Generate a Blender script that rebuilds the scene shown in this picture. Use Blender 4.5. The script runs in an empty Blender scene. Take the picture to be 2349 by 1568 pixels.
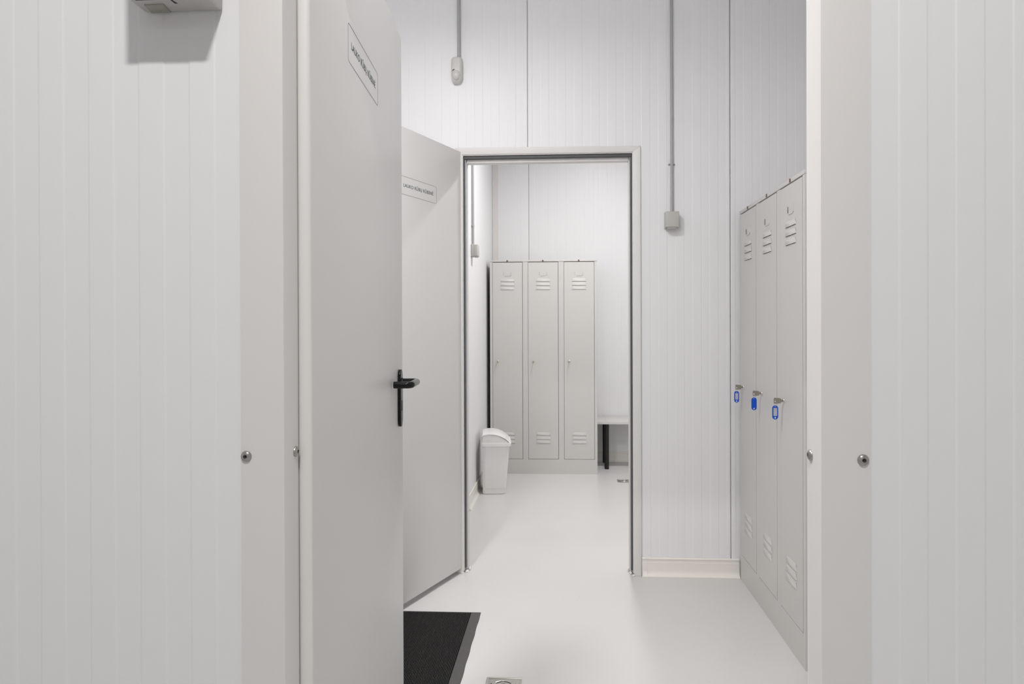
import bpy, bmesh, math, random
from mathutils import Vector, Matrix
PI = math.pi
random.seed(7)
sc = bpy.context.scene
COL = sc.collection

# ---------------------------------------------------------------- camera
cam_d = bpy.data.cameras.new('camera')
cam = bpy.data.objects.new('camera', cam_d)
COL.objects.link(cam)
_R = Vector((0.99851448, 0.0543816, -0.00338785))
_F = Vector((-0.05439302, 0.9985139, -0.0033736))
_U = _R.cross(_F).normalized()
cam.matrix_world = Matrix(((_R.x, _U.x, -_F.x, 0), (_R.y, _U.y, -_F.y, 0), (_R.z, _U.z, -_F.z, 1.24094), (0, 0, 0, 1)))
cam_d.sensor_fit = 'HORIZONTAL'
cam_d.sensor_width = 36.0
cam_d.lens = 1571.83 / 2349 * 36.0
cam_d.shift_x = (1174.5 - 1206.81) / 2349
cam_d.shift_y = (753.53 - 784.0) / 2349
cam_d.clip_start = 0.05
sc.camera = cam

# ---------------------------------------------------------------- world, exposure
w = bpy.data.worlds.new('world')
sc.world = w
w.use_nodes = True
w.node_tree.nodes['Background'].inputs[0].default_value = (0.9, 0.95, 1.0, 1)
w.node_tree.nodes['Background'].inputs[1].default_value = 0.02
sc.view_settings.view_transform = 'Standard'
sc.view_settings.look = 'None'
sc.view_settings.gamma = 1.0
sc.view_settings.exposure = 0.0
sc.view_settings.use_curve_mapping = False

# ---------------------------------------------------------------- light of the ceiling lamps and added fills (x, y, z, size x, size y, watts, colour)
CEIL = 3.20
LAMPS = [
    ('entry',        -0.11, -0.26, 3.09, 0.18, 0.09, 34.0, (1.0, 0.985, 0.97)),
    ('entry_fill',   -0.20, -3.20, 3.09, 1.20, 1.00, 10.5, (1.0, 0.99, 0.985)),  # added soft fill for the lower walls and floor beyond the doorway
    ('passage',      -0.74,  1.62, 3.09, 0.18, 0.18, 29.5, (1.0, 0.995, 0.99)),
    ('passage_fill', -0.10,  1.50, 3.09, 0.16, 0.60, 8.0, (1.0, 0.995, 0.99)),  # added weak fill that lifts the middle room beside its main lamp
    ('far',           0.36,  4.66, 3.09, 0.14, 0.14, 31.0, (1.0, 0.99, 0.98)),
    ('far_fill',      1.50,  4.90, 3.09, 0.60, 0.22,  3.0, (1.0, 0.99, 0.98)),  # added fill to brighten the right of the far room
]
SPREAD = {'far': 2.95, 'passage': 2.8}
for n, x, y, z, sx, sy, wt, c in LAMPS:
    ld = bpy.data.lights.new('lamp_light_' + n, 'AREA')
    ld.shape = 'RECTANGLE'; ld.size = sx; ld.size_y = sy
    ld.energy = wt; ld.color = c
    ld.spread = SPREAD.get(n, PI)
    lo = bpy.data.objects.new('lamp_light_' + n, ld)
    lo.location = (x, y, z)
    COL.objects.link(lo)

# ---------------------------------------------------------------- materials
def mat(name, col, rough=0.5, metal=0.0, spec=0.5, bump=0.0, bscale=200.0, var=0.0, vscale=3.0, coat=0.0, emis=0.0):
    m = bpy.data.materials.new(name)
    m.use_nodes = True
    nt = m.node_tree
    b = nt.nodes['Principled BSDF']
    b.inputs['Base Color'].default_value = (*col, 1)
    b.inputs['Roughness'].default_value = rough
    b.inputs['Metallic'].default_value = metal
    b.inputs['Specular IOR Level'].default_value = spec
    b.inputs['Coat Weight'].default_value = coat
    if emis:
        b.inputs['Emission Color'].default_value = (*col, 1)
        b.inputs['Emission Strength'].default_value = emis
    tc = nt.nodes.new('ShaderNodeTexCoord')
    if bump:
        n = nt.nodes.new('ShaderNodeTexNoise'); n.inputs['Scale'].default_value = bscale; n.inputs['Detail'].default_value = 3
        bp = nt.nodes.new('ShaderNodeBump'); bp.inputs['Strength'].default_value = bump; bp.inputs['Distance'].default_value = 0.001
        nt.links.new(tc.outputs['Object'], n.inputs['Vector'])
        nt.links.new(n.outputs['Fac'], bp.inputs['Height'])
        nt.links.new(bp.outputs['Normal'], b.inputs['Normal'])
    if var:
        n = nt.nodes.new('ShaderNodeTexNoise'); n.inputs['Scale'].default_value = vscale; n.inputs['Detail'].default_value = 4
        mx = nt.nodes.new('ShaderNodeMix'); mx.data_type = 'RGBA'
        mx.inputs['A'].default_value = (*[c * (1 - var) for c in col], 1)
        mx.inputs['B'].default_value = (*[min(1, c * (1 + var)) for c in col], 1)
        nt.links.new(tc.outputs['Object'], n.inputs['Vector'])
        nt.links.new(n.outputs['Fac'], mx.inputs['Factor'])
        nt.links.new(mx.outputs['Result'], b.inputs['Base Color'])
    return m

M = {}
M['panel'] = mat('wall_panel_paint', (0.865, 0.860, 0.868), 0.38, spec=0.4, bump=0.05, bscale=60)
M['casing'] = mat('door_casing_paint', (0.79, 0.765, 0.745), 0.42, spec=0.4, bump=0.04, bscale=90)
M['leaf'] = mat('door_leaf_paint', (0.78, 0.762, 0.745), 0.40, spec=0.45, bump=0.05, bscale=500)
M['edge'] = mat('door_edge_white', (0.82, 0.80, 0.77), 0.45)
M['steel_paint'] = mat('locker_grey_paint', (0.62, 0.603, 0.582), 0.38, spec=0.45, bump=0.04, bscale=500)
M['ceiling'] = mat('ceiling_white', (0.84, 0.84, 0.84), 0.7)
M['gasket'] = mat('grey_gasket', (0.10, 0.10, 0.105), 0.6)
M['galv'] = mat('zinc_frame', (0.42, 0.43, 0.44), 0.45, metal=0.3)
M['chrome'] = mat('nickel', (0.72, 0.70, 0.67), 0.25, metal=1.0)
M['keymetal'] = mat('key_nickel', (0.40, 0.37, 0.32), 0.35, metal=0.85)
M['screw'] = mat('screw_steel', (0.42, 0.40, 0.38), 0.32, metal=0.9)
M['dark'] = mat('dark_recess', (0.02, 0.02, 0.02), 0.6)
M['black'] = mat('black_handle_lacquer', (0.004, 0.004, 0.004), 0.12, spec=0.32, coat=0.0)
M['blackmetal'] = mat('black_bench_steel', (0.006, 0.006, 0.006), 0.4)
M['pvc'] = mat('cream_skirting_plastic', (0.86, 0.825, 0.77), 0.35, bump=0.03, bscale=30)
M['bin'] = mat('white_bin_plastic', (0.87, 0.86, 0.84), 0.32)
M['conduit'] = mat('grey_conduit', (0.42, 0.42, 0.42), 0.5)
M['box'] = mat('warm_grey_plastic', (0.52, 0.505, 0.48), 0.45)
M['pir'] = mat('ivory_plastic', (0.66, 0.645, 0.62), 0.35)
M['lens'] = mat('sensor_lens', (0.62, 0.61, 0.59), 0.22)
M['wallbox'] = mat('white_box_plastic', (0.54, 0.53, 0.515), 0.4)
M['hatch'] = mat('olive_grey_cover', (0.36, 0.36, 0.31), 0.5)
M['rubber'] = mat('black_rubber_mat', (0.010, 0.009, 0.009), 0.6, bump=0.6, bscale=400)
M['border'] = mat('rubber_border', (0.070, 0.064, 0.066), 0.6, bump=0.3, bscale=150, var=0.15, vscale=25)
M['blue'] = mat('blue_tag_plastic', (0.0, 0.080, 0.60), 0.35)
M['paper'] = mat('tag_paper', (0.52, 0.52, 0.60), 0.5)
M['ink'] = mat('dark_green_print', (0.045, 0.085, 0.065), 0.5)
M['brown'] = mat('brown_buffer', (0.17, 0.095, 0.08), 0.6)
M['string'] = mat('pale_yellow_string', (0.62, 0.60, 0.40), 0.7)
M['bench'] = mat('bench_board', (0.66, 0.65, 0.63), 0.45)
M['steel'] = mat('brushed_drain_steel', (0.60, 0.59, 0.55), 0.28, metal=0.9, var=0.1, vscale=40)
M['sealant'] = mat('white_sealant', (0.80, 0.79, 0.75), 0.5, bump=0.4, bscale=120)
M['diffuser'] = mat('lamp_diffuser', (1, 1, 1), 0.5, emis=2.0)

def floor_mat():
    m = bpy.data.materials.new('light_grey_resin_floor'); m.use_nodes = True
    nt = m.node_tree; b = nt.nodes['Principled BSDF']
    tc = nt.nodes.new('ShaderNodeTexCoord')
    n = nt.nodes.new('ShaderNodeTexNoise'); n.inputs['Scale'].default_value = 2.2; n.inputs['Detail'].default_value = 5
    mx = nt.nodes.new('ShaderNodeMix'); mx.data_type = 'RGBA'
    mx.inputs['A'].default_value = (0.63, 0.618, 0.607, 1)
    mx.inputs['B'].default_value = (0.68, 0.67, 0.66, 1)
    nt.links.new(tc.outputs['Object'], n.inputs['Vector'])
    nt.links.new(n.outputs['Fac'], mx.inputs['Factor'])
    # sparse dirt specks
    v = nt.nodes.new('ShaderNodeTexVoronoi'); v.inputs['Scale'].default_value = 16
    nt.links.new(tc.outputs['Object'], v.inputs['Vector'])
    r = nt.nodes.new('ShaderNodeMapRange'); r.inputs['From Min'].default_value = 0.022; r.inputs['From Max'].default_value = 0.04
    r.inputs['To Min'].default_value = 0.55; r.inputs['To Max'].default_value = 0.0
    nt.links.new(v.outputs['Distance'], r.inputs['Value'])
    n3 = nt.nodes.new('ShaderNodeTexNoise'); n3.inputs['Scale'].default_value = 5
    nt.links.new(tc.outputs['Object'], n3.inputs['Vector'])
    r3 = nt.nodes.new('ShaderNodeMapRange'); r3.inputs['From Min'].default_value = 0.52; r3.inputs['From Max'].default_value = 0.62
    nt.links.new(n3.outputs['Fac'], r3.inputs['Value'])
    mu = nt.nodes.new('ShaderNodeMath'); mu.operation = 'MULTIPLY'
    nt.links.new(r.outputs['Result'], mu.inputs[0]); nt.links.new(r3.outputs['Result'], mu.inputs[1])
    m2 = nt.nodes.new('ShaderNodeMix'); m2.data_type = 'RGBA'; m2.inputs['B'].default_value = (0.22, 0.21, 0.20, 1)
    nt.links.new(mx.outputs['Result'], m2.inputs['A']); nt.links.new(mu.outputs[0], m2.inputs['Factor'])
    nt.links.new(m2.outputs['Result'], b.inputs['Base Color'])
    b.inputs['Roughness'].default_value = 0.33
    b.inputs['Specular IOR Level'].default_value = 0.45
    n2 = nt.nodes.new('ShaderNodeTexNoise'); n2.inputs['Scale'].default_value = 90
    bp = nt.nodes.new('ShaderNodeBump'); bp.inputs['Strength'].default_value = 0.12; bp.inputs['Distance'].default_value = 0.001
    nt.links.new(tc.outputs['Object'], n2.inputs['Vector']); nt.links.new(n2.outputs['Fac'], bp.inputs['Height'])
    nt.links.new(bp.outputs['Normal'], b.inputs['Normal'])
    return m
M['floor'] = floor_mat()

# ---------------------------------------------------------------- helpers
def prep(o, label=None, cat=None, group=None, kind=None):
    if label: o['label'] = label
    if cat: o['category'] = cat
    if group: o['group'] = group
    if kind: o['kind'] = kind
    return o

def obj(name, bm, m, parent=None, smooth=35):
    me = bpy.data.meshes.new(name)
    bmesh.ops.recalc_face_normals(bm, faces=bm.faces[:])
    bm.to_mesh(me); bm.free()
    ms = m if isinstance(m, (list, tuple)) else [m]
    for k in ms: me.materials.append(M[k])
    if smooth:
        for p in me.polygons: p.use_smooth = True
        me.set_sharp_from_angle(angle=math.radians(smooth))
    o = bpy.data.objects.new(name, me); COL.objects.link(o)
    if parent: o.parent = parent
    return o

def thing(name, label, cat, loc=(0, 0, 0), rz=0.0, group=None, kind=None):
    o = bpy.data.objects.new(name, None); COL.objects.link(o)
    o.empty_display_size = 0.1
    o.location = loc; o.rotation_euler = (0, 0, rz)
    return prep(o, label, cat, group, kind)

def box(bm, x0, x1, y0, y1, z0, z1, bev=0.0, mi=0):
    vs = [bm.verts.new(p) for p in ((x0, y0, z0), (x1, y0, z0), (x1, y1, z0), (x0, y1, z0), (x0, y0, z1), (x1, y0, z1), (x1, y1, z1), (x0, y1, z1))]
    fs = [bm.faces.new([vs[i] for i in f]) for f in ((0, 3, 2, 1), (4, 5, 6, 7), (0, 1, 5, 4), (1, 2, 6, 5), (2, 3, 7, 6), (3, 0, 4, 7))]
    for f in fs: f.material_index = mi
    if bev:
        es = list({e for f in fs for e in f.edges})
        bmesh.ops.bevel(bm, geom=es, offset=bev, segments=3, profile=0.5, affect='EDGES')

def prism(bm, pts, axis, a0, a1, mi=0, bev=0.0):
    """pts: 2D polygon; axis 'x','y','z' = extrusion axis; remaining axes in order."""
    def P(p, a):
        return {'x': (a, p[0], p[1]), 'y': (p[0], a, p[1]), 'z': (p[0], p[1], a)}[axis]
    A = [bm.verts.new(P(p, a0)) for p in pts]; B = [bm.verts.new(P(p, a1)) for p in pts]
    n = len(pts); fs = [bm.faces.new(A), bm.faces.new(B[::-1])]
    caps = fs[:]
    for i in range(n):
        fs.append(bm.faces.new((A[i], B[i], B[(i + 1) % n], A[(i + 1) % n])))
    for f in fs: f.material_index = mi
    if bev:
        es = list({e for f in caps for e in f.edges})
        bmesh.ops.bevel(bm, geom=es, offset=bev, segments=2, profile=0.5, affect='EDGES')

def tube(bm, path, r, seg=16, mi=0, cap=True):
    path = [Vector(p) for p in path]
    rs = r if isinstance(r, (list, tuple)) else [r] * len(path)
    rings = []; up = None
    for i, p in enumerate(path):
        t = (path[min(i + 1, len(path) - 1)] - path[max(i - 1, 0)]).normalized()
        if up is None:
            up = t.orthogonal().normalized()
        up = (up - t * up.dot(t)).normalized()
        s = t.cross(up)
        rings.append([bm.verts.new(p + (up * math.cos(2 * PI * k / seg) + s * math.sin(2 * PI * k / seg)) * rs[i]) for k in range(seg)])
    for a, b in zip(rings, rings[1:]):
        for k in range(seg):
            f = bm.faces.new((a[k], a[(k + 1) % seg], b[(k + 1) % seg], b[k])); f.material_index = mi
    if cap:
        for rg in (rings[0], rings[-1][::-1]):
            f = bm.faces.new(rg); f.material_index = mi

def lathe(bm, prof, origin, axis, seg=24, mi=0):
    """prof: (r, h) list revolved round axis from origin."""
    o = Vector(origin); a = Vector(axis).normalized(); u = a.orthogonal().normalized(); v = a.cross(u)
    prev = None
    for r, h in prof:
        c = o + a * h
        if r < 1e-6: ring = [bm.verts.new(c)]
        else: ring = [bm.verts.new(c + (u * math.cos(2 * PI * k / seg) + v * math.sin(2 * PI * k / seg)) * r) for k in range(seg)]
        if prev is not None:
            for k in range(seg):
                k2 = (k + 1) % seg
                if len(prev) == 1 and len(ring) > 1: f = bm.faces.new((prev[0], ring[k], ring[k2]))
                elif len(ring) == 1 and len(prev) > 1: f = bm.faces.new((prev[k], ring[0], prev[k2]))
                elif len(ring) > 1: f = bm.faces.new((prev[k], ring[k], ring[k2], prev[k2]))
                else: continue
                f.material_index = mi
        prev = ring

def rrect(w_, h_, r, cx=0, cy=0, n=6):
    pts = []
    for sx, sy, a in ((1, 1, 0), (-1, 1, 90), (-1, -1, 180), (1, -1, 270)):
        for k in range(n + 1):
            t = math.radians(a + 90 * k / n)
            pts.append((cx + sx * (w_ / 2 - r) + r * math.cos(t), cy + sy * (h_ / 2 - r) + r * math.sin(t)))
    return pts

def arc(cx, cy, r, a0, a1, n):
    return [(cx + r * math.cos(math.radians(a0 + (a1 - a0) * k / n)), cy + r * math.sin(math.radians(a0 + (a1 - a0) * k / n))) for k in range(n + 1)]

def dup(root, loc=None, rz=None, label=None):
    r = root.copy(); COL.objects.link(r)
    if loc is not None: r.location = loc
    if rz is not None: r.rotation_euler = (0, 0, rz)
    if label: r['label'] = label
    for ch in list(root.children):
        c = ch.copy(); COL.objects.link(c); c.parent = r
        for g in list(ch.children):
            d = g.copy(); COL.objects.link(d); d.parent = c
    return r

# ---------------------------------------------------------------- ribbed sandwich panel walls
P12 = 1.0 / 12
RIB, TR = 0.0010, 0.0035
def panel_profile(s0, s1, phase, raised, seams, RIB=RIB):
    """surface height (towards the viewer) along s: raised band starts at phase+k*P12 and is half a pitch wide"""
    ev = []
    k0 = math.floor((s0 - phase) / P12) - 2
    for k in range(k0, k0 + int((s1 - s0) / P12) + 6):
        a = phase + k * P12 + (0 if raised else P12 / 2)
        ev += [(a - TR / 2, 0.0), (a + TR / 2, RIB), (a + P12 / 2 - TR / 2, RIB), (a + P12 / 2 + TR / 2, 0.0)]
    def h(s):
        for (a, ha), (b, hb) in zip(ev, ev[1:]):
            if a <= s <= b: return ha + (hb - ha) * (s - a) / (b - a)
        return 0.0
    pts = [(s0, h(s0))] + [e for e in ev if s0 + 1e-4 < e[0] < s1 - 1e-4] + [(s1, h(s1))]
    for sm in seams:
        if s0 + 0.01 < sm < s1 - 0.01:
            hw = 0.0022
            h0 = h(sm - hw - 0.002)
            pts = [p for p in pts if abs(p[0] - sm) > hw + 0.002]
            pts += [(sm - hw - 0.002, h0), (sm - hw, h0 - 0.0015), (sm - hw + 0.0004, -0.011), (sm + hw - 0.0004, -0.011), (sm + hw, h0 - 0.0015), (sm + hw + 0.002, h0)]
            pts.sort(key=lambda p: p[0])
    return pts

def ribwall(bm, s0, s1, z0, z1, face, thick, normal, phase, raised=True, seams=(), rib=0.0009):
    """normal '-y': wall face at y=face seen from -y; '+x': face at x=face seen from +x; '-x'; '+y'"""
    pr = panel_profile(s0, s1, phase, raised, seams, rib)
    pts = []
    for s, hh in pr:
        pts.append({'-y': (s, face - hh), '+y': (s, face + hh), '+x': (face + hh, s), '-x': (face - hh, s)}[normal])
    b = {'-y': face + thick, '+y': face - thick, '+x': face - thick, '-x': face + thick}[normal]
    if normal in ('-y', '+y'): pts += [(s1, b), (s0, b)]
    else: pts += [(b, s1), (b, s0)]
    prism(bm, pts, 'z', z0, z1)

def struct(name, bm, m, label, cat, smooth=None):
    return prep(obj(name, bm, m, smooth=smooth), label, cat, kind='structure')

YN, YNB = 1.063, 1.123        # near wall front / back faces
YM, YMB = 3.435, 3.495        # middle wall
YF = 6.32                     # far wall
XL, XR = -2.2, 2.2            # outer side walls
Y0 = -5.0                     # wall behind the camera

bm = bmesh.new(); box(bm, XL - .06, XR + .06, Y0 - .06, YF + .06, -.08, 0.0)
struct('floor', bm, 'floor', 'light grey seamless resin floor running through both doorways', 'floor')
bm = bmesh.new(); box(bm, XL - .06, XR + .06, Y0 - .06, YF + .06, CEIL, CEIL + .08)
struct('ceiling', bm, 'ceiling', 'plain white ceiling above the rooms', 'ceiling')

bm = bmesh.new()
ribwall(bm, XL, -0.4425, 0, CEIL, YN, .06, '-y', -0.88594, False)
ribwall(bm, 0.3905, XR, 0, CEIL, YN, .06, '-y', 0.50607, True)
ribwall(bm, -0.4425, 0.3905, 2.115, CEIL, YN, .06, '-y', 0.50607, True)
struct('wall_near', bm, 'panel', 'nearest white ribbed panel wall, on both sides of the open doorway', 'wall')
bm = bmesh.new()
ribwall(bm, XL, -0.506, 0, CEIL, YM, .06, '-y', 0.47306, True, (-1.1757, -0.1757, 0.8243), rib=0.0007)
ribwall(bm, 0.3478, XR, 0, CEIL, YM, .06, '-y', 0.47306, True, (0.8243, 1.8243), rib=0.0007)
ribwall(bm, -0.506, 0.3478, 2.1042, CEIL, YM, .06, '-y', 0.47306, True, (-0.1757,), rib=0.0007)
struct('wall_middle', bm, 'panel', 'white ribbed panel wall around the second doorway behind the motion detector', 'wall')
bm = bmesh.new()
ribwall(bm, -0.65, XR, 0, CEIL, YF, .06, '-y', -0.22, True, (-0.3156, 0.6844, 1.6844), rib=0.0005)
struct('wall_far', bm, 'panel', 'farthest white panel wall behind the three-door locker and the bench', 'wall')
bm = bmesh.new()
ribwall(bm, YMB, YF, 0, CEIL, -0.65, .06, '+x', 3.52, True, (3.9, 4.9, 5.9), rib=0.0005)
struct('wall_far_left', bm, 'panel', 'bright side wall of the far room beside the white bin', 'wall')
bm = bmesh.new(); ribwall(bm, YMB, YF, 0, CEIL, XR, .06, '-x', 3.52, True, (4.4, 5.4))
ribwall(bm, Y0, YN, 0, CEIL, XR, .06, '-x', 0.0, True, (-1.4, -.4))
struct('wall_outer_right', bm, 'panel', 'white panel wall on the far right side, outside the picture', 'wall')
bm = bmesh.new(); ribwall(bm, YNB, YM, 0, CEIL, 1.375, .06, '-x', 1.2, True, (2.2, 3.2))
struct('wall_right', bm, 'panel', 'white panel wall that the right-hand locker stands against', 'wall')
bm = bmesh.new(); ribwall(bm, Y0, YM, 0, CEIL, XL, .06, '+x', 0.0, True, (-1.4, -.4, .6, 1.6, 2.6))
struct('wall_left', bm, 'panel', 'white panel wall on the left side, outside the picture', 'wall')
bm = bmesh.new(); ribwall(bm, XL, XR, 0, CEIL, Y0, .06, '+y', 0.0, True, (-1.2, -.2, .8, 1.8))
struct('wall_back', bm, 'panel', 'white panel wall behind the camera', 'wall')

# corner angle trims in the far room
bm = bmesh.new()
prism(bm, [(-0.65 + .002, YF - .045), (-0.65 + .0035, YF - .045), (-0.65 + .0035, YF - .006), (-.648 + .005, YF - .0035), (-0.60, YF - .0035), (-0.60, YF - .002), (-0.648, YF - .002)], 'z', 0.095, CEIL)
struct('trim_3', bm, 'casing', 'cream corner angle strip where the far room walls meet', 'trim')

# ---------------------------------------------------------------- screws and casings of the near doorway
def screw(parent, pos, axis, r=0.0086):
    bm = bmesh.new()
    lathe(bm, [(r, 0), (r, .0012), (r * .93, .0028), (r * .7, .0042), (r * .42, .0049), (r * .36, .0049), (r * .33, .0012), (0, .0008)], pos, axis, 28)
    s = obj('screw', bm, 'screw', parent, 50)
    bm = bmesh.new()
    lathe(bm, [(r * .30, 0.0011), (r * .30, .0016), (0, .0016)], pos, axis, 6)
    c = obj('screw_socket', bm, 'dark', s)
    return s

t1 = thing('trim_1', 'cream metal casing with steel screws framing the nearest doorway', 'door frame', kind='structure')
def lpro(xo, xi, side):
    """L-shaped casing: face on the wall from xo to xi, then a reveal 55 mm deep"""
    th = .002; r = .003
    s = side
    return [(xo, YN), (xo, YN - th), (xi - s * r, YN - th), (xi - s * r * .3, YN - th + r * .3), (xi, YN - th + r), (xi, 1.1178), (xi - s * th, 1.1178), (xi - s * th, YN)]
bm = bmesh.new()
prism(bm, lpro(-0.5118, -0.4414, 1), 'z', 0, 2.115)
obj('casing', bm, 'casing', t1)
bm = bmesh.new()
prism(bm, lpro(0.4631, 0.3895, -1), 'z', 0, 2.115)
obj('casing', bm, 'casing', t1)
bm = bmesh.new()
prism(bm, [(YN, 2.185), (YN - .002, 2.185), (YN - .002, 2.118), (YN + .001, 2.115), (1.1178, 2.115), (1.1178, 2.117), (YN, 2.117)], 'x', -0.5118, 0.4631)
obj('casing', bm, 'casing', t1)
for z in (1.0365, 1.85, 0.25):
    screw(t1, (-0.5030, YN - .002, z), (0, -1, 0))
    screw(t1, (0.4515, YN - .002, z + .001), (0, -1, 0))
    screw(t1, (-0.4414, 1.1055, z), (1, 0, 0))
    screw(t1, (0.3895, 1.1045, z), (-1, 0, 0))

# ---------------------------------------------------------------- second doorway frame
t2 = thing('trim_2', 'pale casing with dark gasket around the second doorway', 'door frame', kind='structure')
ZT = 2.1042
for (xa, xb) in ((-0.542, -0.506), (0.3478, 0.3837)):
    bm = bmesh.new()
    if xa < 0:
        prism(bm, [(xa, 0.0), (xb, 0.0), (xb, ZT), (xa, ZT + .036)], 'y', YM - .012, YM - .0012, bev=.0015)
    else:
        prism(bm, [(xa, 0.0), (xb, 0.0), (xb, ZT + .030), (xa, ZT)], 'y', YM - .012, YM - .0012, bev=.0015)
    obj('casing', bm, 'casing', t2)
bm = bmesh.new()
prism(bm, [(-0.506, ZT), (0.3478, ZT), (0.3837, ZT + .030), (-0.542, ZT + .036)], 'y', YM - .011, YM - .0012, bev=.0015)
obj('casing', bm, 'casing', t2)
# liner: stepped metal jamb (gasket step, then stop)
for s, xo in ((1, -0.506), (-1, 0.3478)):
    bm = bmesh.new()
    box(bm, *sorted((xo, xo + s * .004)), YM - .006, YM + .022, 0.012, ZT)
    box(bm, *sorted((xo, xo + s * .020)), YM + .022, YMB + .004, 0.012, ZT, bev=.0015)
    obj('jamb', bm, 'casing', t2)
    bm = bmesh.new()
    box(bm, *sorted((xo + s * .0042, xo + s * .0125)), YM + .006, YM + .0215, 0.02, ZT - .004, bev=.003)
    obj('gasket', bm, 'gasket', t2)
    bm = bmesh.new()
    box(bm, *sorted((xo + s * .0125, xo + s * .0165)), YM + .010, YM + .0215, 0.02, ZT - .004, bev=.001)
    obj('gasket_rail', bm, 'galv', t2)
bm = bmesh.new()
box(bm, -0.502, 0.3438, YM - .006, YM + .022, ZT - .004, ZT)
box(bm, -0.502, 0.3438, YM + .022, YMB + .004, ZT - .036, ZT, bev=.0015)
obj('jamb', bm, 'casing', t2)
bm = bmesh.new(); box(bm, -0.500, 0.342, YM + .002, YM + .0215, ZT - .020, ZT - .0045, bev=.003)
obj('gasket', bm, 'gasket', t2)
# torn white sealant at the feet of the jambs
def blob(parent, cx, cy, sx, sy, sz, seed):
    rr = random.Random(seed)
    bm = bmesh.new()
    bmesh.ops.create_icosphere(bm, subdivisions=2, radius=1)
    for v in bm.verts:
        k = 1 + rr.uniform(-.10, .10)
        v.co = Vector((cx + v.co.x * sx * k, cy + v.co.y * sy * k, max(0.0005, sz * .35 + v.co.z * sz * .7 * k)))
    obj('sealant', bm, 'sealant', parent)
blob(t2, -0.492, YM + .015, .009, .020, .008, 1); blob(t2, -0.481, YM + .045, .006, .018, .014, 2)
blob(t2, -0.512, YM - .010, .009, .010, .005, 3)
blob(t2, 0.334, YM + .025, .008, .018, .011, 4); blob(t2, 0.324, YM + .055, .006, .014, .018, 5)
blob(t2, 0.345, YM - .010, .008, .009, .006, 6)

# ---------------------------------------------------------------- door leaves
def text_mesh(body, size, sx=1.0, offset=0.0, space=1.0):
    cu = bpy.data.curves.new('lettering', 'FONT'); cu.body = body; cu.size = size; cu.offset = offset; cu.space_character = space
    cu.extrude = 0.0
    o = bpy.data.objects.new('lettering', cu); COL.objects.link(o)
    bpy.context.view_layer.update()
    dims = o.dimensions.copy()
    me = bpy.data.meshes.new_from_object(o)
    COL.objects.unlink(o); bpy.data.objects.remove(o)
    return me, dims

def door_sign(parent, x0, x1, z0, z1, ysurf, ny):
    """thin printed outline with LAUKO RUBU RUBINE; ny = -1 face looks to -y, +1 to +y (then it reads towards -x)"""
    W_, H_ = x1 - x0, z1 - z0
    cx, cz = (x0 + x1) / 2, (z0 + z1) / 2
    ye = ysurf + ny * 0.0003
    bm = bmesh.new()
    A = rrect(W_, H_, .008); B = rrect(W_ - .0020, H_ - .0020, .007)
    va = [bm.verts.new((cx + p[0], ye, cz + p[1])) for p in A]; vb = [bm.verts.new((cx + p[0], ye, cz + p[1])) for p in B]
    vc = [bm.verts.new((cx + p[0], ysurf, cz + p[1])) for p in A]; vd = [bm.verts.new((cx + p[0], ysurf, cz + p[1])) for p in B]
    n = len(A)
    for i in range(n):
        j = (i + 1) % n
        bm.faces.new((va[i], va[j], vb[j], vb[i])); bm.faces.new((va[i], vc[i], vc[j], va[j])); bm.faces.new((vb[i], vb[j], vd[j], vd[i]))
    sign = obj('sign_outline', bm, 'ink', parent, None)
    size = .0208
    full, d = text_mesh('LAUKO RŪBŲ RŪBINĖ', size, offset=.00016, space=1.07)
    p1, d1 = text_mesh('LAUKO RŪBŲ RŪB', size, offset=.00016, space=1.07)
    p2, d2 = text_mesh('LAUKO RŪBŲ RŪBI', size, offset=.00016, space=1.07)
    tw = .236; k = tw / d.x
    xs = [v.co.x for v in full.vertices]; xmin = min(xs)
    xI = max(v.co.x for v in p2.vertices) - .0014
    bm = bmesh.new(); bm.from_mesh(full)
    xB = max(v.co.x for v in p1.vertices); xIm = max(v.co.x for v in p2.vertices)
    for v in bm.verts:
        v.co.x += (.0016 if v.co.x > xB + 1e-5 else 0) + (.0014 if v.co.x > xIm + 1e-5 else 0)
    xI += .0016; k = tw / (d.x + .0030)
    caph = size * 0.727
    for zz in (0.0, caph - .0018):   # serifs of the capital I
        vs = [bm.verts.new((xI + dx, zz + dz, 0)) for dx, dz in ((-.0030, 0), (.0030, 0), (.0030, .0018), (-.0030, .0018))]
        bm.faces.new(vs)
    for v in bm.verts:
        x = (v.co.x - xmin) * k - tw / 2; z = v.co.y - caph / 2
        v.co = Vector((cx - ny * x, ye, cz + z + .002))
    ex = bmesh.ops.extrude_face_region(bm, geom=bm.faces[:])
    for g in ex['geom']:
        if isinstance(g, bmesh.types.BMVert): g.co.y = ysurf
    obj('lettering', bm, 'ink', sign, None)

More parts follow.
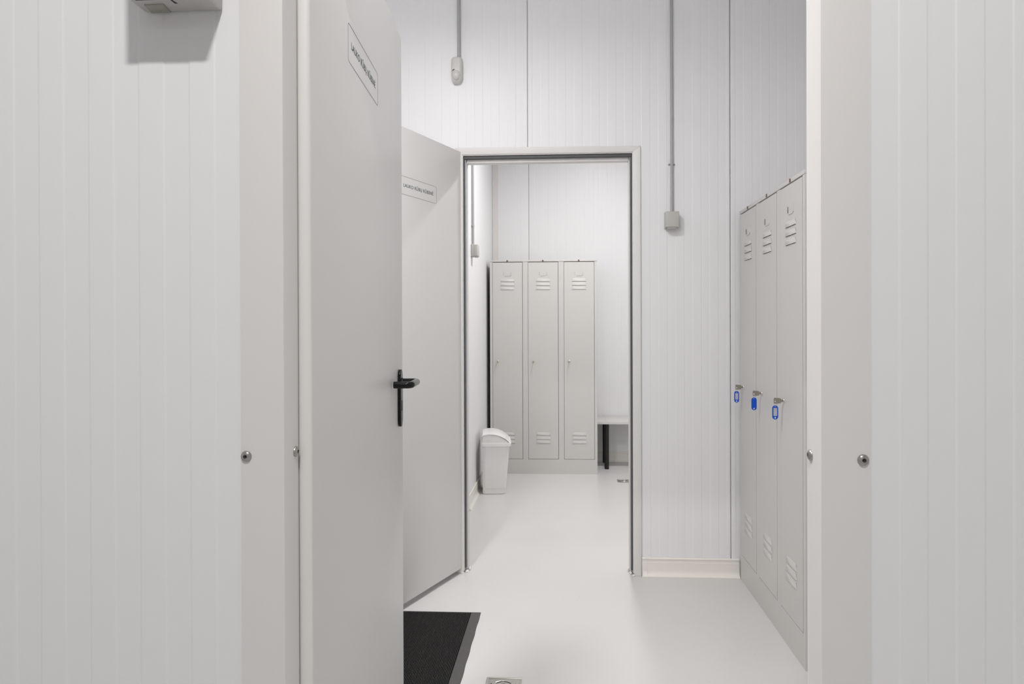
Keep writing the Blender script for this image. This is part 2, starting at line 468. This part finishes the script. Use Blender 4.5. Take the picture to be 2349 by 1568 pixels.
def lever_set(parent, xc, zt, zb, ysurf, ny, dirx):
    """long plate with a U-return lever pointing towards the hinge (dirx)"""
    zc = (zt + zb) / 2
    bm = bmesh.new()
    prism(bm, rrect(.036, zt - zb, .0179, xc, zc, 8), 'y', *sorted((ysurf + ny * .0003, ysurf + ny * .009)), bev=.0025)
    pl = obj('handle_plate', bm, 'black', parent)
    zs = 1.0840
    yo = ysurf + ny * .053; R_ = .013
    bm = bmesh.new()
    path = [(xc, ysurf + ny * .009, zs), (xc, yo - ny * R_, zs)]
    path += [(xc + dirx * R_ * (1 - math.cos(t)), yo - ny * R_ * (1 - math.sin(t)), zs) for t in [PI / 2 * k / 7 for k in range(1, 8)]]
    L = .115
    path += [(xc + dirx * (L - R_) + dirx * R_ * math.sin(t), yo - ny * R_ * (1 - math.cos(t)), zs) for t in [PI / 2 * k / 7 for k in range(0, 8)]]
    path += [(xc + dirx * L, ysurf + ny * .007, zs)]
    tube(bm, path, .0095, 20)
    obj('handle_lever', bm, 'black', pl, 50)
    bm = bmesh.new()
    lathe(bm, [(.0115, 0), (.0115, .002), (.0105, .003), (0, .003)], (xc, ysurf + ny * .009, zs), (0, ny, 0), 24)
    obj('handle_collar', bm, 'black', pl)
    bm = bmesh.new()
    prism(bm, rrect(.009, .030, .0044, xc, 1.0155, 6), 'y', *sorted((ysurf + ny * .0088, ysurf + ny * .0096)))
    obj('keyhole', bm, 'dark', pl)
    return pl

H1 = Vector((-0.4200, 1.1260, 0)); d1v = Vector((-.0563, .89, 0)).normalized()
rz1 = math.atan2(d1v.y, d1v.x)
D1 = thing('door_1', 'open grey door leaf nearest the camera with black lever handle', 'door', H1, rz1, kind='structure')
bm = bmesh.new(); box(bm, 0.0, 0.8775, 0.0, 0.045, 0.022, 2.090, bev=.0015)
obj('leaf', bm, 'leaf', D1)
# rolled bright profile on the hinge side
bm = bmesh.new()
pts = [(-.0006, .0445), (-.0006, .001)] + [(-.0006 - .0040 * math.sin(math.radians(a)), .012 - .011 * math.cos(math.radians(a))) for a in range(10, 175, 12)]
pts = [(-.0002, .0005)] + [(-.0002 - .0065 * math.sin(math.radians(a)), .0115 - .011 * math.cos(math.radians(a))) for a in range(8, 180, 9)] + [(-.0002, .0225)]
prism(bm, pts, 'z', 0.022, 2.088)
obj('edge_profile', bm, 'edge', D1, 60)
door_sign(D1, .2490, .5390, 1.7830, 1.8622, 0.0, -1)
lever_set(D1, .8150, 1.119, .9555, 0.0, -1, -1)

H2 = Vector((-0.5150, 3.4180, 0)); d2v = Vector((-.19, -.46, 0)).normalized()
rz2 = math.atan2(d2v.y, d2v.x)
D2 = thing('door_2', 'open pale grey door leaf at the second doorway, partly behind the nearer leaf', 'door', H2, rz2, kind='structure')
bm = bmesh.new(); box(bm, -0.012, 0.866, -0.045, 0.0, 0.027, 2.1185, bev=.0015)
obj('leaf', bm, 'leaf', D2)
door_sign(D2, .2170, .5070, 1.822, 1.902, 0.0, 1)
lever_set(D2, .800, 1.119, .9555, 0.0, 1, -1)
bm = bmesh.new()
for z in (.25, 1.85):
    tube(bm, [(-0.0195, -.053, z), (-.0195, -.053, z + .09)], .007, 14)
obj('hinge', bm, 'galv', D2)

# ---------------------------------------------------------------- lockers
DX = [(.0215, .2775), (.3215, .5775), (.6225, .8785)]   # door openings measured from the locker's left side
def locker(name, label, loc, rz):
    t = thing(name, label, 'locker', loc, rz)
    W_ = .9; x0 = -.45
    bm = bmesh.new()
    th = .0015
    box(bm, x0, x0 + .002, .0, .495, 0, 1.788)
    box(bm, -x0 - .002, -x0, .0, .495, 0, 1.788)
    box(bm, x0 + .002, -x0 - .002, .493, .495, 0, 1.788)
    box(bm, x0 + .002, -x0 - .002, .002, .493, .118, .120)
    # face frame
    edges = [0] + [v for d in DX for v in d] + [.9]
    for a, b in zip(edges[::2], edges[1::2]):
        box(bm, x0 + a + (.002 if a == 0 else 0), x0 + b - (.002 if b == .9 else 0), 0, .03, .124, 1.7835)
    for a in (.2995, .6):
        box(bm, x0 + a - .001, x0 + a + .001, .03, .493, .12, 1.788)
    box(bm, x0 + .002, -x0 - .002, .0, .002, 0.0, .124)
    # rear rebate behind the gaps
    for a, b in DX:
        box(bm, x0 + a, x0 + a + .006, .018, .020, .124, 1.7835)
        box(bm, x0 + b - .006, x0 + b, .018, .020, .124, 1.7835)
    obj('cabinet_body', bm, 'steel_paint', t)
    bm = bmesh.new()
    box(bm, x0 - .001, -x0 + .001, -.002, .496, 1.7845, 1.8, bev=.0012)
    obj('top_panel', bm, 'steel_paint', t)
    for a, b in DX:
        xa, xb = x0 + a + .0024, x0 + b - .0034
        za, zb = .1266, 1.7795
        c = (xa + xb) / 2
        lz = [1.6185 - .0342 * k for k in range(3)] + [.3265 - .0336 * k for k in range(3)]
        xs = [xa, c - .0555, c + .0555, xb]
        zs = sorted([za, zb] + [z - .0006 for z in lz] + [z + .011 for z in lz])
        bm = bmesh.new()
        V = {}
        def gv(i, j):
            if (i, j) not in V: V[(i, j)] = bm.verts.new((xs[i], -.0005, zs[j]))
            return V[(i, j)]
        for i in range(3):
            for j in range(len(zs) - 1):
                if i == 1 and any(abs(zs[j] - (z - .0006)) < 1e-5 for z in lz): continue
                bm.faces.new((gv(i, j), gv(i + 1, j), gv(i + 1, j + 1), gv(i, j + 1)))
        # returned sides
        for q in (((xa, za), (xa, zb)), ((xb, zb), (xb, za)), ((xa, zb), (xb, zb)), ((xb, za), (xa, za))):
            (ax, az), (bx_, bz) = q
            bm.faces.new([bm.verts.new(p) for p in ((ax, -.0005, az), (bx_, -.0005, bz), (bx_, .016, bz), (ax, .016, az))])
        bmesh.ops.remove_doubles(bm, verts=bm.verts[:], dist=1e-5)
        dr = obj('locker_door', bm, 'steel_paint', t, 30)
        for z in lz:
            bm = bmesh.new()
            def vv(x, y, zz): return bm.verts.new((c + x, y, z + zz))
            tl, tr = vv(-.0485, -.0006, .0235), vv(.0485, -.0006, .0235)
            ml, mr = vv(-.0535, -.0022, .0195), vv(.0535, -.0022, .0195)
            nl, nr = vv(-.0560, -.0037, .0110), vv(.0560, -.0037, .0110)
            bl, br = vv(-.0575, -.0043, .0), vv(.0575, -.0043, .0)
            el, er = vv(-.0610, -.0006, .0), vv(.0610, -.0006, .0)
            for f in ((tl, tr, mr, ml), (ml, mr, nr, nl), (nl, nr, br, bl), (el, tl, ml), (el, ml, nl), (el, nl, bl), (tr, er, mr), (mr, er, nr), (nr, er, br)):
                bm.faces.new(f)
            obj('louvre', bm, 'steel_paint', dr, 60)
        bm = bmesh.new()
        prism(bm, [(-.0006, 1.6635), (-.0032, 1.6640), (-.0034, 1.6680), (-.0028, 1.6680), (-.0026, 1.6650), (-.0006, 1.6648)], 'x', c - .023, c + .023)
        for s in (-1, 1):
            prism(bm, [(c + s * .0345, -.0006), (c + s * .0345, -.0012), (c + s * .0335, -.0034), (c + s * .0305, -.0036), (c + s * .0305, -.0030), (c + s * .0330, -.0028), (c + s * .0339, -.0006)], 'z', 1.672, 1.697)
        ch = obj('card_holder', bm, 'steel_paint', dr)
        for q in (tuple(sorted((c - .0338, c - .0312))) + (1.672, 1.697), (c + .0312, c + .0338, 1.672, 1.697), (c + .0255, c + .0275, 1.6665, 1.671)):
            bm = bmesh.new(); box(bm, q[0], q[1], -.0009, -.0004, q[2], q[3])  # dark patch painted in for the shade inside a punched opening
            obj('punched_slot_shade', bm, 'dark', dr)
        bm = bmesh.new()
        lathe(bm, [(.0105, 0), (.0105, .0030), (.0090, .0052), (.0055, .0056), (.0050, .0046), (0, .0046)], (xa + .041, -.0006, .9455), (0, -1, 0), 24)
        obj('lock_cylinder', bm, 'chrome', dr, 50)
        bm = bmesh.new()
        box(bm, c - .0075, c - .0022, -.0046, -.0021, 1.7850, 1.7992, bev=.0006)
        box(bm, c - .0015, c + .0045, -.0040, -.0021, 1.7850, 1.7985, bev=.0006)
        b_ = obj('door_buffer', bm, 'brown', dr); b_['label'] = 'brown plastic buffer'
    return t

L_RIGHT = locker('steel_locker', 'grey three-door steel locker at right with blue key tags hanging in its locks', (0.86484, 3.40675 - .45, 0), -PI / 2)
L_FAR = locker('steel_locker', 'grey three-door steel locker facing the camera in the far room behind the white bin', (-0.61859 + .45, 5.75879, 0), 0)
LOCKX = [-.45 + a + .0018 + .041 for a, b in DX]

# ---------------------------------------------------------------- keys
def key_bow(bm, y0):
    """flat key lying in the local YZ plane, blade going +y into the lock at y0"""
    pts = rrect(.0285, .0225, .0055, y0 - .0205, 0, 5)
    pts2 = []
    for y, z in pts:
        zz = z * (1 - .10 * ((y - (y0 - .0205)) / .0143))
        pts2.append((y, zz))
    n = len(pts2)
    hc = (y0 - .0290, -.003); hr = .0030
    hole = [(hc[0] + hr * math.cos(2 * PI * k / n + PI / 4), hc[1] + hr * math.sin(2 * PI * k / n + PI / 4)) for k in range(n)]
    for xx, flip in ((-.0011, 0), (.0011, 1)):
        A = [bm.verts.new((xx, y, z)) for y, z in pts2]; B = [bm.verts.new((xx, y, z)) for y, z in hole]
        for i in range(n):
            j = (i + 1) % n
            bm.faces.new((A[i], A[j], B[j], B[i]))
    bmesh.ops.bridge_loops(bm, edges=[e for e in bm.edges if e.is_boundary and all(abs(((v.co.y - hc[0]) ** 2 + (v.co.z - hc[1]) ** 2) ** .5 - hr) < 1e-4 for v in e.verts)])
    bmesh.ops.bridge_loops(bm, edges=[e for e in bm.edges if e.is_boundary])
    box(bm, -.0012, .0012, y0 - .0070, y0 + .0005, -.0045, .0045)

def tag_bm(closed):
    bm = bmesh.new()
    W_, H_ = .0225, .055
    zc = -.046
    yc = -.0290
    ymid = yc
    out = rrect(W_, H_, .0111, ymid, zc, 8)
    n = len(out)
    def ring(cy, cz, r): return [(cy + r * math.cos(2 * PI * (k + .5) / 12), cz + r * math.sin(2 * PI * (k + .5) / 12)) for k in range(12)]
    h1, h2 = ring(ymid, zc + .0225, .0018), ring(ymid, zc - .0205, .0036)
    win = [(ymid + a, zc + b) for a, b in ((-.0072, -.0135), (.0072, -.0135), (.0072, .0180), (-.0072, .0180))]
    return bm, out, h1, h2, win

def plate_with_holes(bm, out, holes, x0, x1):
    for xx in (x0, x1):
        loops = []
        for lp in [out] + holes:
            vs = [bm.verts.new((xx, a, b)) for a, b in lp]
            loops += [bm.edges.new((vs[i], vs[(i + 1) % len(vs)])) for i in range(len(vs))]
        bmesh.ops.triangle_fill(bm, use_beauty=True, use_dissolve=False, edges=loops)
    for lp in [out] + holes:
        for i in range(len(lp)):
            a, b = lp[i], lp[(i + 1) % len(lp)]
            vs = [bm.verts.new(p) for p in ((x0, *a), (x0, *b), (x1, *b), (x1, *a))]
            bm.faces.new(vs)
    bmesh.ops.remove_doubles(bm, verts=bm.verts[:], dist=1e-6)

def tagged_key(label, windowed, loc, rz):
    t = thing('locker_key', label, 'key', loc, rz, group='keys with blue tags in the right locker')
    bm = bmesh.new(); key_bow(bm, 0.0); obj('key_blade', bm, 'keymetal', t, 40)
    bm = bmesh.new()
    c = Vector((0, -.0293, -.0120)); r = .0092
    tube(bm, [c + Vector((.0012 * math.sin(2 * PI * k / 20), r * .55 * math.sin(2 * PI * k / 20), r * math.cos(2 * PI * k / 20))) for k in range(21)], .0006, 8, cap=False)
    obj('split_ring', bm, 'chrome', t, 60)
    bm, out, h1, h2, win = tag_bm(True)
    plate_with_holes(bm, out, [h1, h2] + ([win] if windowed else []), -.0016, .0016)
    tg = obj('key_tag', bm, 'blue', t, 30)
    if windowed:
        bm = bmesh.new()
        ys = [p[0] for p in win]; zs = [p[1] for p in win]
        box(bm, -.0008, .0008, min(ys) - .0002, max(ys) + .0002, min(zs) - .0002, max(zs) + .0002)
        obj('tag_paper', bm, 'paper', tg)['label'] = 'white paper insert'
    return t

for i, (lab, win) in enumerate((('key with a windowed blue tag in the locker lock farthest from the camera', True),
                                ('key in the middle lock with a plain solid blue tag, no paper window', False),
                                ('key in the nearest lock with the largest blue tag and a paper window', True))):
    lx = LOCKX[i]
    wx = 0.86484 - .0056
    wy = (3.40675 - .45) - lx
    k = tagged_key(lab, win, (wx, wy, .9455), -PI / 2 + (0.0, .03, -.02)[i])

KEY0 = thing('locker_key', 'small key with yellow string in the left door of the far locker', 'key', (-0.61859 + .45 + LOCKX[0], 5.75879 - .0056, .9455), 0.0, group='keys on yellow strings in the far locker')
bm = bmesh.new(); key_bow(bm, 0.0); obj('key_blade', bm, 'keymetal', KEY0, 40)
bm = bmesh.new()
lp = []
for k in range(25):
    t_ = k / 24; a = 2 * PI * t_
    lp.append((.009 * math.sin(a) * (1 - math.cos(a)) * .7, -.029 + .003 * math.sin(a * 2), -.006 - .034 * (1 - math.cos(a)) * .75))
tube(bm, lp, .0011, 6, cap=False)
obj('string_loop', bm, 'string', KEY0, 60)
dup(KEY0, (-0.61859 + .45 + LOCKX[1], 5.75879 - .0056, .9455), .12, 'small key with yellow string in the middle door of the far locker')
dup(KEY0, (-0.61859 + .45 + LOCKX[2], 5.75879 - .0056, .9455), -.1, 'small key with yellow string in the right door of the far locker')

# ---------------------------------------------------------------- skirting
def skirt_prof(d0, dirn):
    """(depth, z); d0 wall plane, dirn -1 = towards smaller coordinate"""
    p = [(0, 0), (0, .091), (-.006, .091), (-.0085, .088), (-.0090, .083), (-.0065, .079), (-.0065, .068), (-.0078, .067), (-.0078, .030), (-.0100, .019), (-.0150, .010), (-.0225, .0045), (-.0240, .0030), (-.0240, 0)]
    return [(d0 + dirn * -a, z) for a, z in p]
sb = thing('baseboard_right', 'cream coved plastic skirting between second doorway and right locker', 'skirting', kind='structure')
bm = bmesh.new(); prism(bm, [(YM - .0013 - abs(p[0]), p[1]) for p in skirt_prof(0, -1)], 'x', .411, .8632)
obj('skirting_strip', bm, 'pvc', sb, 30)
bm = bmesh.new(); prism(bm, [(YM - .0013 - abs(p[0]) * 1.06 - .0008, p[1] * 1.015) for p in skirt_prof(0, -1)], 'x', .3860, .411, bev=.0015)
obj('end_cap', bm, 'pvc', sb, 30)
bm = bmesh.new(); prism(bm, [(YF - .0013 - abs(p[0]), p[1]) for p in skirt_prof(0, -1)], 'x', -.62, XR)
prep(obj('baseboard_far', bm, 'pvc', smooth=30), 'cream skirting low on the farthest wall behind the bench legs', 'skirting', kind='structure')
sl = thing('baseboard_left', 'bright cream skirting on the side wall behind the white bin', 'skirting', kind='structure')
bm = bmesh.new(); prism(bm, [(-0.65 + .0013 + abs(p[0]), p[1]) for p in skirt_prof(0, -1)], 'y', 4.62, YF - .03)
obj('skirting_strip', bm, 'pvc', sl, 30)
bm = bmesh.new(); prism(bm, [(-0.65 + .0015 + abs(p[0]) * 1.06, p[1] * 1.015) for p in skirt_prof(0, -1)], 'y', 4.585, 4.62, bev=.0015)
obj('end_cap', bm, 'pvc', sl, 30)

# ---------------------------------------------------------------- conduits, motion detector, junction boxes
def conduit(label, p0, p1, r, clip_z=None, wall='-y'):
    t = thing('cable_conduit', label, 'conduit', p0)
    bm = bmesh.new(); tube(bm, [(0, 0, 0), (p1[0] - p0[0], p1[1] - p0[1], p1[2] - p0[2])], r, 20)
    obj('pipe', bm, 'conduit', t)
    if clip_z:
        z = clip_z - p0[2]
        bm = bmesh.new()
        if wall == '-y':
            prism(bm, arc(0, 0, r + .0015, 200, 340, 10) + [(r + .0015, r + .001), (-r - .0015, r + .001)], 'z', z - .004, z + .004)
            box(bm, -.017, .017, r - .001, r + .001, z - .004, z + .004, bev=.0005)
            c = obj('pipe_clip', bm, 'conduit', t)
            scr = [((s * .0125, r - .001, z), (0, -1, 0), .0034) for s in (-1, 1)]
        else:
            prism(bm, [(-r - .001, -r - .0015), (-r - .001, r + .0015)] + arc(0, 0, r + .0015, 70, -70, 10), 'z', z - .004, z + .004)
            box(bm, -r - .001, -r + .001, -.02, .02, z - .004, z + .004, bev=.0005)
            c = obj('pipe_clip', bm, 'conduit', t)
            scr = [((-r + .001, s * .015, z), (1, 0, 0), .0045) for s in (-1, 1)]
        for pos, ax, rr in scr:
            bm = bmesh.new()
            lathe(bm, [(rr, 0), (rr * .9, .003), (0, .0035)], pos, ax, 10)
            obj('clip_screw', bm, 'screw', c)
    return t
conduit('grey conduit pipe running down to the motion detector above door', (-0.5200, YM - .0105, 2.586), (-0.5200, YM - .0105, CEIL), .0086)
conduit('grey conduit pipe running down to the square box right of the doorway', (0.5378, YM - .0090, 1.807), (0.5378, YM - .0090, CEIL), .0072, 2.040)
conduit('grey conduit pipe seen through doorway on the far room side wall', (-0.65 + .011, 4.845, 1.822), (-0.65 + .011, 4.845, CEIL), .0085, 1.955, '+x')

def junction_box(label, loc, rz, w_, h_, d_):
    """back on local y=0, protrudes to -y, origin at bottom centre of the back"""
    t = thing('junction_box', label, 'junction box', loc, rz)
    bm = bmesh.new(); box(bm, -w_ / 2 - .001, w_ / 2 + .001, -d_ * .42, 0, -.001, h_ + .001, bev=.002)
    obj('back_box', bm, 'box', t)
    bm = bmesh.new(); box(bm, -w_ / 2, w_ / 2, -d_, -d_ * .42, 0, h_, bev=.004)
    cv = obj('cover', bm, 'box', t)
    bm = bmesh.new(); box(bm, -w_ * .36, w_ * .30, -d_ * .9, -d_ * .35, -.006, .001, bev=.002)
    obj('cable_gland', bm, 'box', t)
    return t
junction_box('small grey square junction box on the wall right of the second doorway', (0.5345, YM - .0014, 1.7235), 0, .066, .078, .047)
junction_box('small junction box on the far room side wall above the bin', (-0.65 + .0014, 4.845, 1.738), PI / 2, .094, .082, .048)

t = thing('motion_detector', 'ivory motion detector with round lens mounted high above the second door', 'motion detector', (-0.5290, YM - .0012, 2.4600))
bm = bmesh.new()
# tapered body: cross-section hull at four heights
secs = [(.000, .034, .016), (.008, .044, .030), (.022, .0535, .039), (.070, .056, .041), (.112, .055, .037), (.123, .052, .033), (.130, .044, .022)]
rings = []
for z, w_, d_ in secs:
    h = w_ / 2
    ring = [(-h, 0), (-h, -d_ * .62), (-h + .002, -d_ * .82), (-h + .007, -d_ * .95), (-h + .013, -d_), (h - .013, -d_), (h - .0085, -d_ * .96), (h - .003, -d_ * .80), (h, -d_ * .60), (h, 0)]
    rings.append([bm.verts.new((x, y, z)) for x, y in ring])
for a, b in zip(rings, rings[1:]):
    for i in range(len(a)):
        j = (i + 1) % len(a); bm.faces.new((a[i], a[j], b[j], b[i]))
bm.faces.new(rings[0]); bm.faces.new(rings[-1][::-1])
obj('housing', bm, 'pir', t, 50)
bm = bmesh.new()
bmesh.ops.create_uvsphere(bm, u_segments=28, v_segments=16, radius=1)
for v in bm.verts: v.co = Vector((-.0015 + v.co.x * .0220, -.0350 + v.co.y * .0130, .0360 + v.co.z * .0250))
obj('sensor_lens', bm, 'lens', t, 80)
bm = bmesh.new()
tube(bm, [(-.0190, -.0395, .0545), (-.0160, -.0412, .0585), (-.0120, -.0415, .0610), (-.0080, -.0415, .0618)], [.0012, .0020, .0019, .001], 8)
obj('indicator_slot', bm, 'dark', t)

# ---------------------------------------------------------------- wall box cut by the top edge of the picture
t = thing('wall_box', 'white box high on near left wall, underside showing, at top edge', 'wall box', (-0.6016, YN - .0012, 1.743))
bm = bmesh.new(); box(bm, -.0633, .0633, -.076, 0, 0, .21, bev=.004)
obj('box_shell', bm, 'wallbox', t)
bm = bmesh.new()
prism(bm, [(-.052, -.0025), (-.020, -.0025), (-.0165, -.0300), (-.0475, -.0290)], 'z', -.0018, .001, bev=.0008)
hc = obj('battery_hatch', bm, 'hatch', t)
bm = bmesh.new()
for cx in (-.0435, -.0345):
    tube(bm, [(cx + a, -.012 + b, -.0018) for a, b in arc(0, 0, .0042, 20, 160, 8)], .0006, 6)
obj('finger_ridges', bm, 'hatch', hc)
bm = bmesh.new(); box(bm, -.052, -.011, -.0465, -.0425, -.0003, .001)
prism(bm, [(.0020, -.0290), (.0065, -.0290), (.0035, -.0420), (.0015, -.0420)], 'z', -.0003, .001)
obj('vent_slot', bm, 'dark', t)

# ---------------------------------------------------------------- waste bin
t = thing('waste_bin', 'white plastic swing-lid bin against the left wall of the far room', 'bin', (-0.5130, 5.172, 0), math.radians(6))
bm = bmesh.new()
def binring(z, w_, d_, c=.016, n=.010):
    # rectangle with notched corners
    pts = []
    for sx, sy in ((1, 1), (-1, 1), (-1, -1), (1, -1)):
        X, Y = sx * w_ / 2, sy * d_ / 2
        q = [(X, Y - sy * (c + .004)), (X - sx * .004, Y - sy * c), (X - sx * .005, Y - sy * .005), (X - sx * c, Y - sy * .004), (X - sx * (c + .004), Y)]
        if sx * sy < 0: q = q[::-1]
        pts += q
    return [bm.verts.new((x, y, z)) for x, y in pts]
zs = [(0.0, .160, .24), (.004, .168, .250), (.045, .171, .254), (.047, .175, .258), (.200, .187, .275), (.362, .199, .295)]
rings = [binring(*s) for s in zs]
for (z, w_, d_), rg in zip(zs, rings):
    for v in rg: v.co.x -= .017 * (1 - z / .362)
for a, b in zip(rings, rings[1:]):
    for i in range(len(a)):
        j = (i + 1) % len(a); bm.faces.new((a[i], a[j], b[j], b[i]))
bm.faces.new(rings[0][::-1])
obj('bin_body', bm, 'bin', t, 30)
bm = bmesh.new()
prism(bm, rrect(.222, .312, .022), 'z', .356, .384, bev=.004)
obj('lid_rim', bm, 'bin', t, 40)
# domed lid: profile in x-z, extruded in y
bm = bmesh.new()
prof = [(-.100, .383), (-.101, .420), (-.097, .433), (-.088, .4385)] + [(-.06, .4415), (-.02, .4415), (.010, .4350), (.040, .4230), (.066, .4060), (.086, .3900), (.0945, .383)]
prism(bm, prof, 'y', -.149, .149, bev=.003)
dome = obj('lid_hood', bm, 'bin', t, 40)
bm = bmesh.new()
pr2 = [(-.105, .425), (-.101, .4400), (-.088, .4465), (-.060, .4500), (-.020, .4500), (.014, .4430), (.046, .4300), (.074, .4110), (.098, .3900), (.108, .3700), (.104, .3640),
       (.099, .384), (.086, .395), (.066, .4110), (.040, .4280), (.010, .4395), (-.02, .4450), (-.06, .4450), (-.092, .4390), (-.100, .425)]
prism(bm, pr2, 'y', -.152, .150, bev=.0025)
obj('swing_flap', bm, 'bin', t, 40)

# ---------------------------------------------------------------- bench in the far room
t = thing('bench', 'light board bench on black round legs beside the far locker', 'bench', (0.80, 6.115, 0))
bm = bmesh.new(); box(bm, -.517, .55, -.185, .185, .3945, .4205, bev=.002)
seat = obj('seat', bm, 'bench', t)
for lx in (-.427, .46):
    for ly in (-.130, .150):
        bm = bmesh.new(); tube(bm, [(lx, ly, 0), (lx, ly, .3945)], .0195, 24)
        obj('leg', bm, 'blackmetal', t)
for lx in (-.427, .46):
    bm = bmesh.new(); box(bm, lx - .018, lx + .018, -.115, .135, .3745, .394, bev=.002)
    obj('crossbar', bm, 'blackmetal', t)
    for ly in (-.15, -.03, .06, .15):
        bm = bmesh.new(); lathe(bm, [(.0050, 0), (.0045, .0008), (0, .001)], (lx + random.uniform(-.012, .012), ly, .4205), (0, 0, 1), 12)
        obj('seat_bolt', bm, 'screw', seat)

# ---------------------------------------------------------------- floor drains
def drain(label, loc, s):
    t = thing('floor_drain', label, 'floor drain', loc)
    h = s / 2
    bm = bmesh.new()
    for q in ((-h, h, -h, -h + .007), (-h, h, h - .007, h), (-h, -h + .007, -h + .007, h - .007), (h - .007, h, -h + .007, h - .007)):
        box(bm, *q, 0.0, .0022, bev=.0004)
    obj('drain_frame', bm, 'steel', t)
    bm = bmesh.new(); box(bm, -h + .0085, h - .0085, -h + .0085, h - .0085, 0.0, .0012, bev=.0004)
    pl = obj('drain_plate', bm, 'steel', t)
    for r, angs, span in ((s * .27, (90, 270), 92), (s * .36, (15, 165, 195, 345), 24), (s * .14, (0, 90, 180, 270), 50)):
        for a in angs:
            bm = bmesh.new()
            pts = arc(0, 0, r + .003, a - span / 2, a + span / 2, 8) + arc(0, 0, r - .0005, a + span / 2, a - span / 2, 8)
            prism(bm, pts, 'z', .0012, .0016)
            sl_ = obj('drain_slot', bm, 'dark', pl)
            bm = bmesh.new()
            tube(bm, [(x, y, .0018) for x, y in arc(0, 0, r + .0048, a - span / 2, a + span / 2, 10)], .0017, 8)
            obj('slot_rim', bm, 'chrome', pl)
    return t
drain('square steel floor drain by the doormat at the bottom edge', (-0.2120, 2.3450, 0.0005), .124)
drain('small square steel floor drain in the far room before the bench', (0.4830, 5.5150, 0.0005), .11)

# ---------------------------------------------------------------- doormat
t = thing('doormat', 'black ribbed rubber doormat on the floor beside the open door', 'doormat', (-0.655, 2.515, 0))
mx0, mx1, my0, my1 = -.300, .294, -.44, .44
bm = bmesh.new()
out = []
N = 40
for k in range(N + 1): out.append((mx1 + .0010 * math.sin(k * 0.9) * (1 if 3 < k < N - 1 else 0), my0 + (my1 - my0) * k / N))
for k in range(1, 9): out.append((mx1 + (mx0 - mx1) * k / 9, my1))
for k in range(N + 1): out.append((mx0, my1 + (my0 - my1) * k / N))
b0 = [bm.verts.new((x, y, .0008)) for x, y in out]
cxm, cym = (mx0 + mx1) / 2, 0
def inset(x, y, dx, dy): return (max(mx0 + dx, min(mx1 - dx, x)), max(my0 + dy, min(my1 - dy, y)))
b1 = [bm.verts.new((*((x - math.copysign(.006, x - cxm) if abs(x - cxm) > .28 else x), (y - math.copysign(.006, y) if abs(y) > .43 else y)), .0035)) for x, y in out]
b2 = [bm.verts.new((*inset(x, y, .040, .018), .0055)) for x, y in out]
for A, B in ((b0, b1), (b1, b2)):
    for i in range(len(A)):
        j = (i + 1) % len(A)
        try: bm.faces.new((A[i], A[j], B[j], B[i]))
        except Exception: pass
bm.faces.new(b0[::-1])
obj('mat_border', bm, 'border', t, 40)['label'] = 'dark grey smooth bevelled rubber border'
bm = bmesh.new()
x = mx0 + .040; pts = [(x, .0015)]
while x < mx1 - .0445:
    pts += [(x + .0008, .0020), (x + .0018, .0072), (x + .0038, .0072), (x + .0048, .0020)]
    x += .0058
pts += [(mx1 - .040, .0020), (mx1 - .040, .0015)]
prism(bm, pts, 'y', my0 + .018, my1 - .018)
# cross cuts: low studs across the ribs
yk = my0 + .03
while yk < my1 - .03:
    box(bm, mx0 + .041, mx1 - .041, yk, yk + .0014, .0016, .0052)
    yk += .0075
obj('ribbed_surface', bm, 'rubber', t, None)

LAMP_LABEL = {
    'entry': 'square ceiling lamp right above the camera, outside the picture',
    'entry_fill': 'added fill lamp behind the camera, outside the picture',
    'passage': 'square ceiling lamp in the middle room left of the open doors, outside the picture',
    'passage_fill': 'added slim fill lamp in the middle room, outside the picture',
    'far': 'square ceiling lamp in the middle of the far room, outside the picture',
    'far_fill': 'added fill lamp on the right of the far room, outside the picture'}
# ---------------------------------------------------------------- ceiling lamps and added fills (housings that carry the light above)
for n, x, y, z, sx, sy, wt, c in LAMPS:
    t = thing('ceiling_lamp', LAMP_LABEL[n], 'lamp', (x, y, CEIL))
    bm = bmesh.new(); box(bm, -sx / 2 - .02, sx / 2 + .02, -sy / 2 - .02, sy / 2 + .02, -.08, 0, bev=.006)
    obj('lamp_housing', bm, 'ceiling', t)
    bm = bmesh.new(); box(bm, -sx / 2, sx / 2, -sy / 2, sy / 2, -.095, -.08, bev=.003)
    obj('lamp_diffuser', bm, 'diffuser', t)
